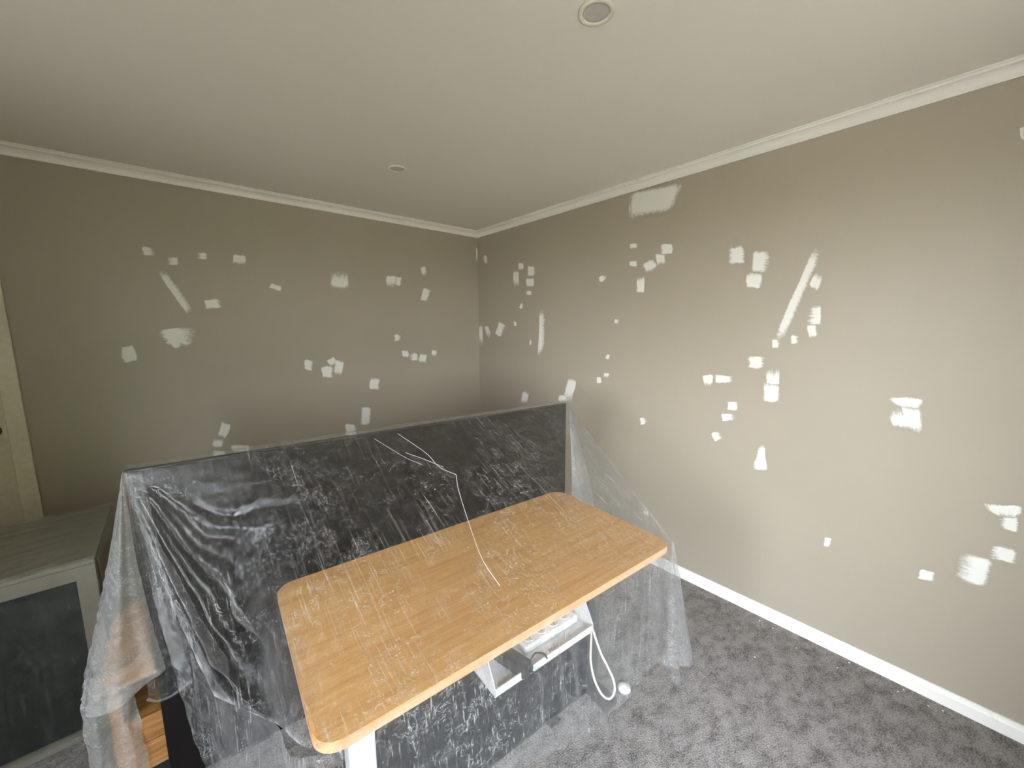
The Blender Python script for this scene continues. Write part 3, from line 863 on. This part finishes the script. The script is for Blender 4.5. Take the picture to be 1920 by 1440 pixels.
# hanging front: from ridge and desk front edge down to the hem
def drop(top, hem, out=0.0):
    return [top, (top[0], top[1] - 0.004, top[2] - 0.03), mid(top, hem, 0.35), mid(top, hem, 0.7), hem]
cols = [drop(K, (-2.225, -1.985, 0.02)), drop(B1, (-2.16, -2.19, 0.06)),
        drop(front_pt(0.0), (-2.100, -2.425, 0.36)), drop(front_pt(0.31), (-1.720, -2.445, 0.402)), drop(front_pt(0.48), (-1.520, -2.450, 0.335)),
        drop(front_pt(0.61), (-1.369, -2.450, 0.287)), drop(front_pt(0.74), (-1.224, -2.450, 0.262)), drop(front_pt(0.90), (-1.045, -2.455, 0.300)),
        drop(front_pt(0.985), (-0.930, -2.465, 0.240))]
G = patch_grid([loc_(c) for c in cols], 220, 70)
def d_front(u, v, p):
    e = min(1, v * 6)
    return (0.006 * math.sin(u * 74 + 2.5 * math.sin(u * 23)) * v + nz((p[0], p[1], p[2] * 0.3), 22) * 0.003 + nz(p, 45, 1) * 0.001) * e
grid_mesh('front_hang', G, 'film_hang', sheet, d_front)

# corner fan and side flap at the right end
FR = front_pt(1.0)
cols = [drop(front_pt(0.985), (-0.930, -2.465, 0.240)),
        drop(FR, (-0.800, -2.475, 0.165)),
        drop(FR, (-0.690, -2.450, 0.128)),
        drop(mid(FR, TRc, 0.06), (-0.640, -2.330, 0.180)),
        drop(mid(FR, TRc, 0.33, -0.008), (-0.590, -2.150, 0.150)),
        drop(mid(FR, TRc, 0.66, -0.010), (-0.545, -1.930, 0.170)),
        drop(TRc, (-0.560, -1.700, 0.150))]
G = patch_grid([loc_(c) for c in cols], 120, 60)
def d_side(u, v, p):
    return (0.010 * math.sin(u * 42 + 2 * math.sin(u * 11)) * v + nz(p, 18, 2) * 0.003) * min(1, v * 6)
grid_mesh('side_flap', G, 'film_side', sheet, d_side)
# pleat falling from the panel's far top corner
cols = [[TRc, (-0.632, -1.715, 0.86), (-0.640, -1.735, 0.60), (-0.640, -1.745, 0.30)],
        [TRc, (-0.605, -1.740, 0.86), (-0.585, -1.790, 0.60), (-0.570, -1.800, 0.30)],
        [TRc, (-0.570, -1.735, 0.86), (-0.520, -1.780, 0.60), (-0.490, -1.790, 0.30)],
        [TRc, (-0.555, -1.705, 0.86), (-0.485, -1.720, 0.60), (-0.450, -1.720, 0.30)]]
grid_mesh('corner_pleat', patch_grid([loc_(c) for c in cols], 40, 60), 'film_thick', sheet, lambda u, v, p: nz(p, 20) * 0.004 * v)
# torn tails of the hem
cols = [[(-0.945, -2.445, 0.275), (-0.900, -2.460, 0.180), (-0.850, -2.462, 0.105)],
        [(-0.900, -2.450, 0.270), (-0.860, -2.480, 0.190), (-0.815, -2.468, 0.092)],
        [(-0.855, -2.440, 0.245), (-0.820, -2.450, 0.170), (-0.790, -2.430, 0.125)]]
grid_mesh('hem_tail', patch_grid([loc_(c) for c in cols], 30, 30), 'film_hang', sheet, lambda u, v, p: nz(p, 40) * 0.006)

# left free edge of the front sheet: strip between the ridge and the hanging edge
S0 = [TL, (-2.372, -1.580, 0.945), (-2.352, -1.660, 0.755), (-2.330, -1.745, 0.607), (-2.303, -1.850, 0.443), (-2.281, -1.885, 0.345), (-2.255, -1.900, 0.200), (-2.235, -1.910, 0.030)]
RK = [TL, (-2.352, -1.600, 0.915), (-2.318, -1.690, 0.755), (-2.285, -1.780, 0.650), K, (-2.242, -1.940, 0.430), (-2.232, -1.965, 0.230), (-2.225, -1.985, 0.020)]
MD = [mid(a, b, 0.5) for a, b in zip(S0, RK)]
MD = [(p[0], p[1] + 0.012, p[2]) for p in MD]
G = patch_grid([loc_(c) for c in (S0, MD, RK)], 40, 140)
grid_mesh('edge_fold', G, 'film', sheet, lambda u, v, p: (nz(p, 26) * 0.005 + nz(p, 60, 4) * 0.0015) * min(1, v * 4))

# film lying against the panel front at its end, gathered at the bottom
cols = [[(-2.398, -1.510, 1.098), (-2.402, -1.510, 0.85), (-2.404, -1.512, 0.58), (-2.408, -1.516, 0.372)],
        [(-2.372, -1.516, 1.095), (-2.365, -1.522, 0.85), (-2.360, -1.524, 0.58), (-2.360, -1.534, 0.362)],
        [(-2.350, -1.522, 1.098), (-2.332, -1.526, 0.85), (-2.318, -1.530, 0.58), (-2.300, -1.540, 0.385)]]
def d_end(u, v, p):
    return (nz((p[0] * 0.4, p[1], p[2]), 34) * 0.0035 + nz(p, 60) * 0.0012) * (0.5 + v)
grid_mesh('end_wrap', patch_grid([loc_(c) for c in cols], 40, 110), 'film', sheet, d_end)
gather = [Vector(c) - SO for c in crom([(-2.412, -1.520, 0.374), (-2.385, -1.532, 0.360), (-2.350, -1.540, 0.364), (-2.300, -1.545, 0.386)], np.linspace(0, 1, 30))]
obj('hem_gather', tube(gather, 0.004, 8), 'film_hang', sheet, True)

# flap hanging past the panel's end, cone shaped from the corner
cols = [[TL, (-2.455, -1.415, 0.84), (-2.515, -1.400, 0.60), (-2.563, -1.440, 0.412)],
        [TL, (-2.446, -1.490, 0.84), (-2.500, -1.500, 0.60), (-2.535, -1.520, 0.400)],
        [TL, (-2.428, -1.535, 0.84), (-2.458, -1.550, 0.60), (-2.480, -1.560, 0.415)],
        [TL, (-2.406, -1.530, 0.84), (-2.412, -1.540, 0.62), (-2.395, -1.550, 0.450)],
        [TL, (-2.388, -1.518, 0.84), (-2.374, -1.524, 0.62), (-2.358, -1.532, 0.455)]]
def d_flap(u, v, p):
    return (nz((p[0], p[1], p[2] * 2.2), 20) * 0.006 * v + 0.004 * math.sin(u * 20) * v + nz(p, 55) * 0.001)
grid_mesh('end_flap', patch_grid([loc_(c) for c in cols], 70, 110), 'film_thick', sheet, d_flap)
# rear fall behind the panel
def back_pt(s, off, z):
    b = PL + pdir * (plen * s)
    return (b.x - pdir.y * off, b.y + pdir.x * off, z)
cols = [[back_pt(s, -0.012, PZ + 0.006), back_pt(s, 0.034, PZ + 0.007), back_pt(s, 0.040, 0.95), back_pt(s, 0.042, 0.7), back_pt(s, 0.042, 0.50)] for s in (0, 0.25, 0.5, 0.75, 1)]
grid_mesh('rear_fall', patch_grid([loc_(c) for c in cols], 80, 40), 'film', sheet, lambda u, v, p: 0.0)
# long creases where the film was folded in its packet
mv = drape.data.vertices
def on_drape(u, v):
    return mv[round(u * 239) * 130 + round(v * 129)].co + Vector((0, -0.0008, 0.0015))
for path, r in (([(0.624, 0.31), (0.615, 0.39), (0.607, 0.54), (0.603, 0.67), (0.611, 0.775)], 0.0011),
                ([(0.548, 0.023), (0.586, 0.163), (0.598, 0.248), (0.624, 0.31)], 0.0009),
                ([(0.548, 0.14), (0.577, 0.194), (0.605, 0.255)], 0.0008),
                ([(0.500, 0.03), (0.545, 0.16), (0.570, 0.22)], 0.0006)):
    P = [tuple(on_drape(*c)) for c in path]
    obj('fold_crease', tube([Vector(c) for c in crom(P, np.linspace(0, 1, 40))], r, 6), 'film_crease', sheet, True)

# ------------------------------------------------------------------ plastic over the left cabinet and the timber unit
s2 = empty('dust_sheet', 'dull crumpled plastic dust sheet over the pale cabinet near the door', 'dust sheet', (cx1, cy0, 0.0))
SO = Vector((cx1, cy0, 0.0))
zt = cz + 0.008
xs = (cx0 - 0.01, -3.1, -2.8, cx1 - 0.05, cx1 + 0.006)
cols = [[(x, cy1 + 0.004, zt), (x, -0.70, zt), (x, -0.90, zt), (x, cy0 + 0.03, zt - 0.001), (x, cy0 - 0.010, zt - 0.012), (x, cy0 - 0.014, 0.45), (x, cy0 - 0.018, 0.22), (x, cy0 - 0.03, 0.03)] for x in xs]
def d_cab(u, v, p):
    if v < 0.5:
        return abs(nz((p[0] * 0.5, p[1] * 1.6, 0), 9)) * 0.014 * min(1, v * 8)
    return abs(nz((p[0], p[1], p[2] * 0.25), 20)) * -0.012 - abs(nz(p, 40)) * 0.002
def d_cab2(u, v, p):
    a = d_cab(u, v, p)
    return -abs(a) if CABSIGN < 0 else abs(a)
CABSIGN = 1
Gc = patch_grid([loc_(c) for c in cols], 110, 150)
n_test = np.cross(Gc[60, 20] - Gc[50, 20], Gc[50, 30] - Gc[50, 20])
CABSIGN = 1 if n_test[2] > 0 else -1
grid_mesh('cover', Gc, 'film_dull', s2, d_cab2)
# side fall with a loose pleat at the corner
cols = [[(cx1 + 0.008, y, zt), (cx1 + 0.014, y, zt - 0.05), (cx1 + 0.016, y, 0.45), (cx1 + 0.018, y, 0.2), (cx1 + 0.02, y, 0.04)] for y in (cy1, -0.7, -0.9, cy0 - 0.012)]
grid_mesh('side_fall', patch_grid([loc_(c) for c in cols], 50, 60), 'film_dull', s2, lambda u, v, p: -abs(nz((p[0], p[1], p[2] * 0.4), 18)) * 0.006)
PS = CABSIGN
# crumpled end trailing beside the timber unit
cols = [[(-2.550, -1.400, 0.455), (-2.560, -1.455, 0.380), (-2.560, -1.475, 0.22), (-2.545, -1.490, 0.02)],
        [(-2.525, -1.440, 0.462), (-2.530, -1.480, 0.370), (-2.530, -1.500, 0.22), (-2.520, -1.520, 0.02)],
        [(-2.500, -1.435, 0.460), (-2.500, -1.470, 0.375), (-2.500, -1.478, 0.22), (-2.490, -1.500, 0.02)],
        [(-2.472, -1.430, 0.460), (-2.468, -1.472, 0.360), (-2.462, -1.490, 0.20), (-2.452, -1.505, 0.02)],
        [(-2.462, -1.430, 0.458), (-2.442, -1.466, 0.330), (-2.436, -1.470, 0.20), (-2.432, -1.480, 0.02)]]
def d_tr(u, v, p):
    return nz((p[0] * 1.5, p[1], p[2] * 0.5), 30) * 0.010 * min(1, v * 4) + nz(p, 60) * 0.002
grid_mesh('trailing_end', patch_grid([loc_(c) for c in cols], 60, 90), 'film_thick', s2, d_tr)
# loose end pooling on the carpet at the cabinet's foot
cols = [[(x, cy0 - 0.030, 0.07), (x, cy0 - 0.07, 0.035), (x, cy0 - 0.13, 0.022), (x + 0.02, cy0 - 0.20, 0.016)] for x in (-3.2, -3.0, -2.85, -2.72, -2.62)]
grid_mesh('pooled_end', patch_grid([loc_(c) for c in cols], 80, 40), 'film_hang', s2, lambda u, v, p: PS * abs(nz(p, 26) * 0.030 + nz(p, 55) * 0.008) * min(1, v * 3))
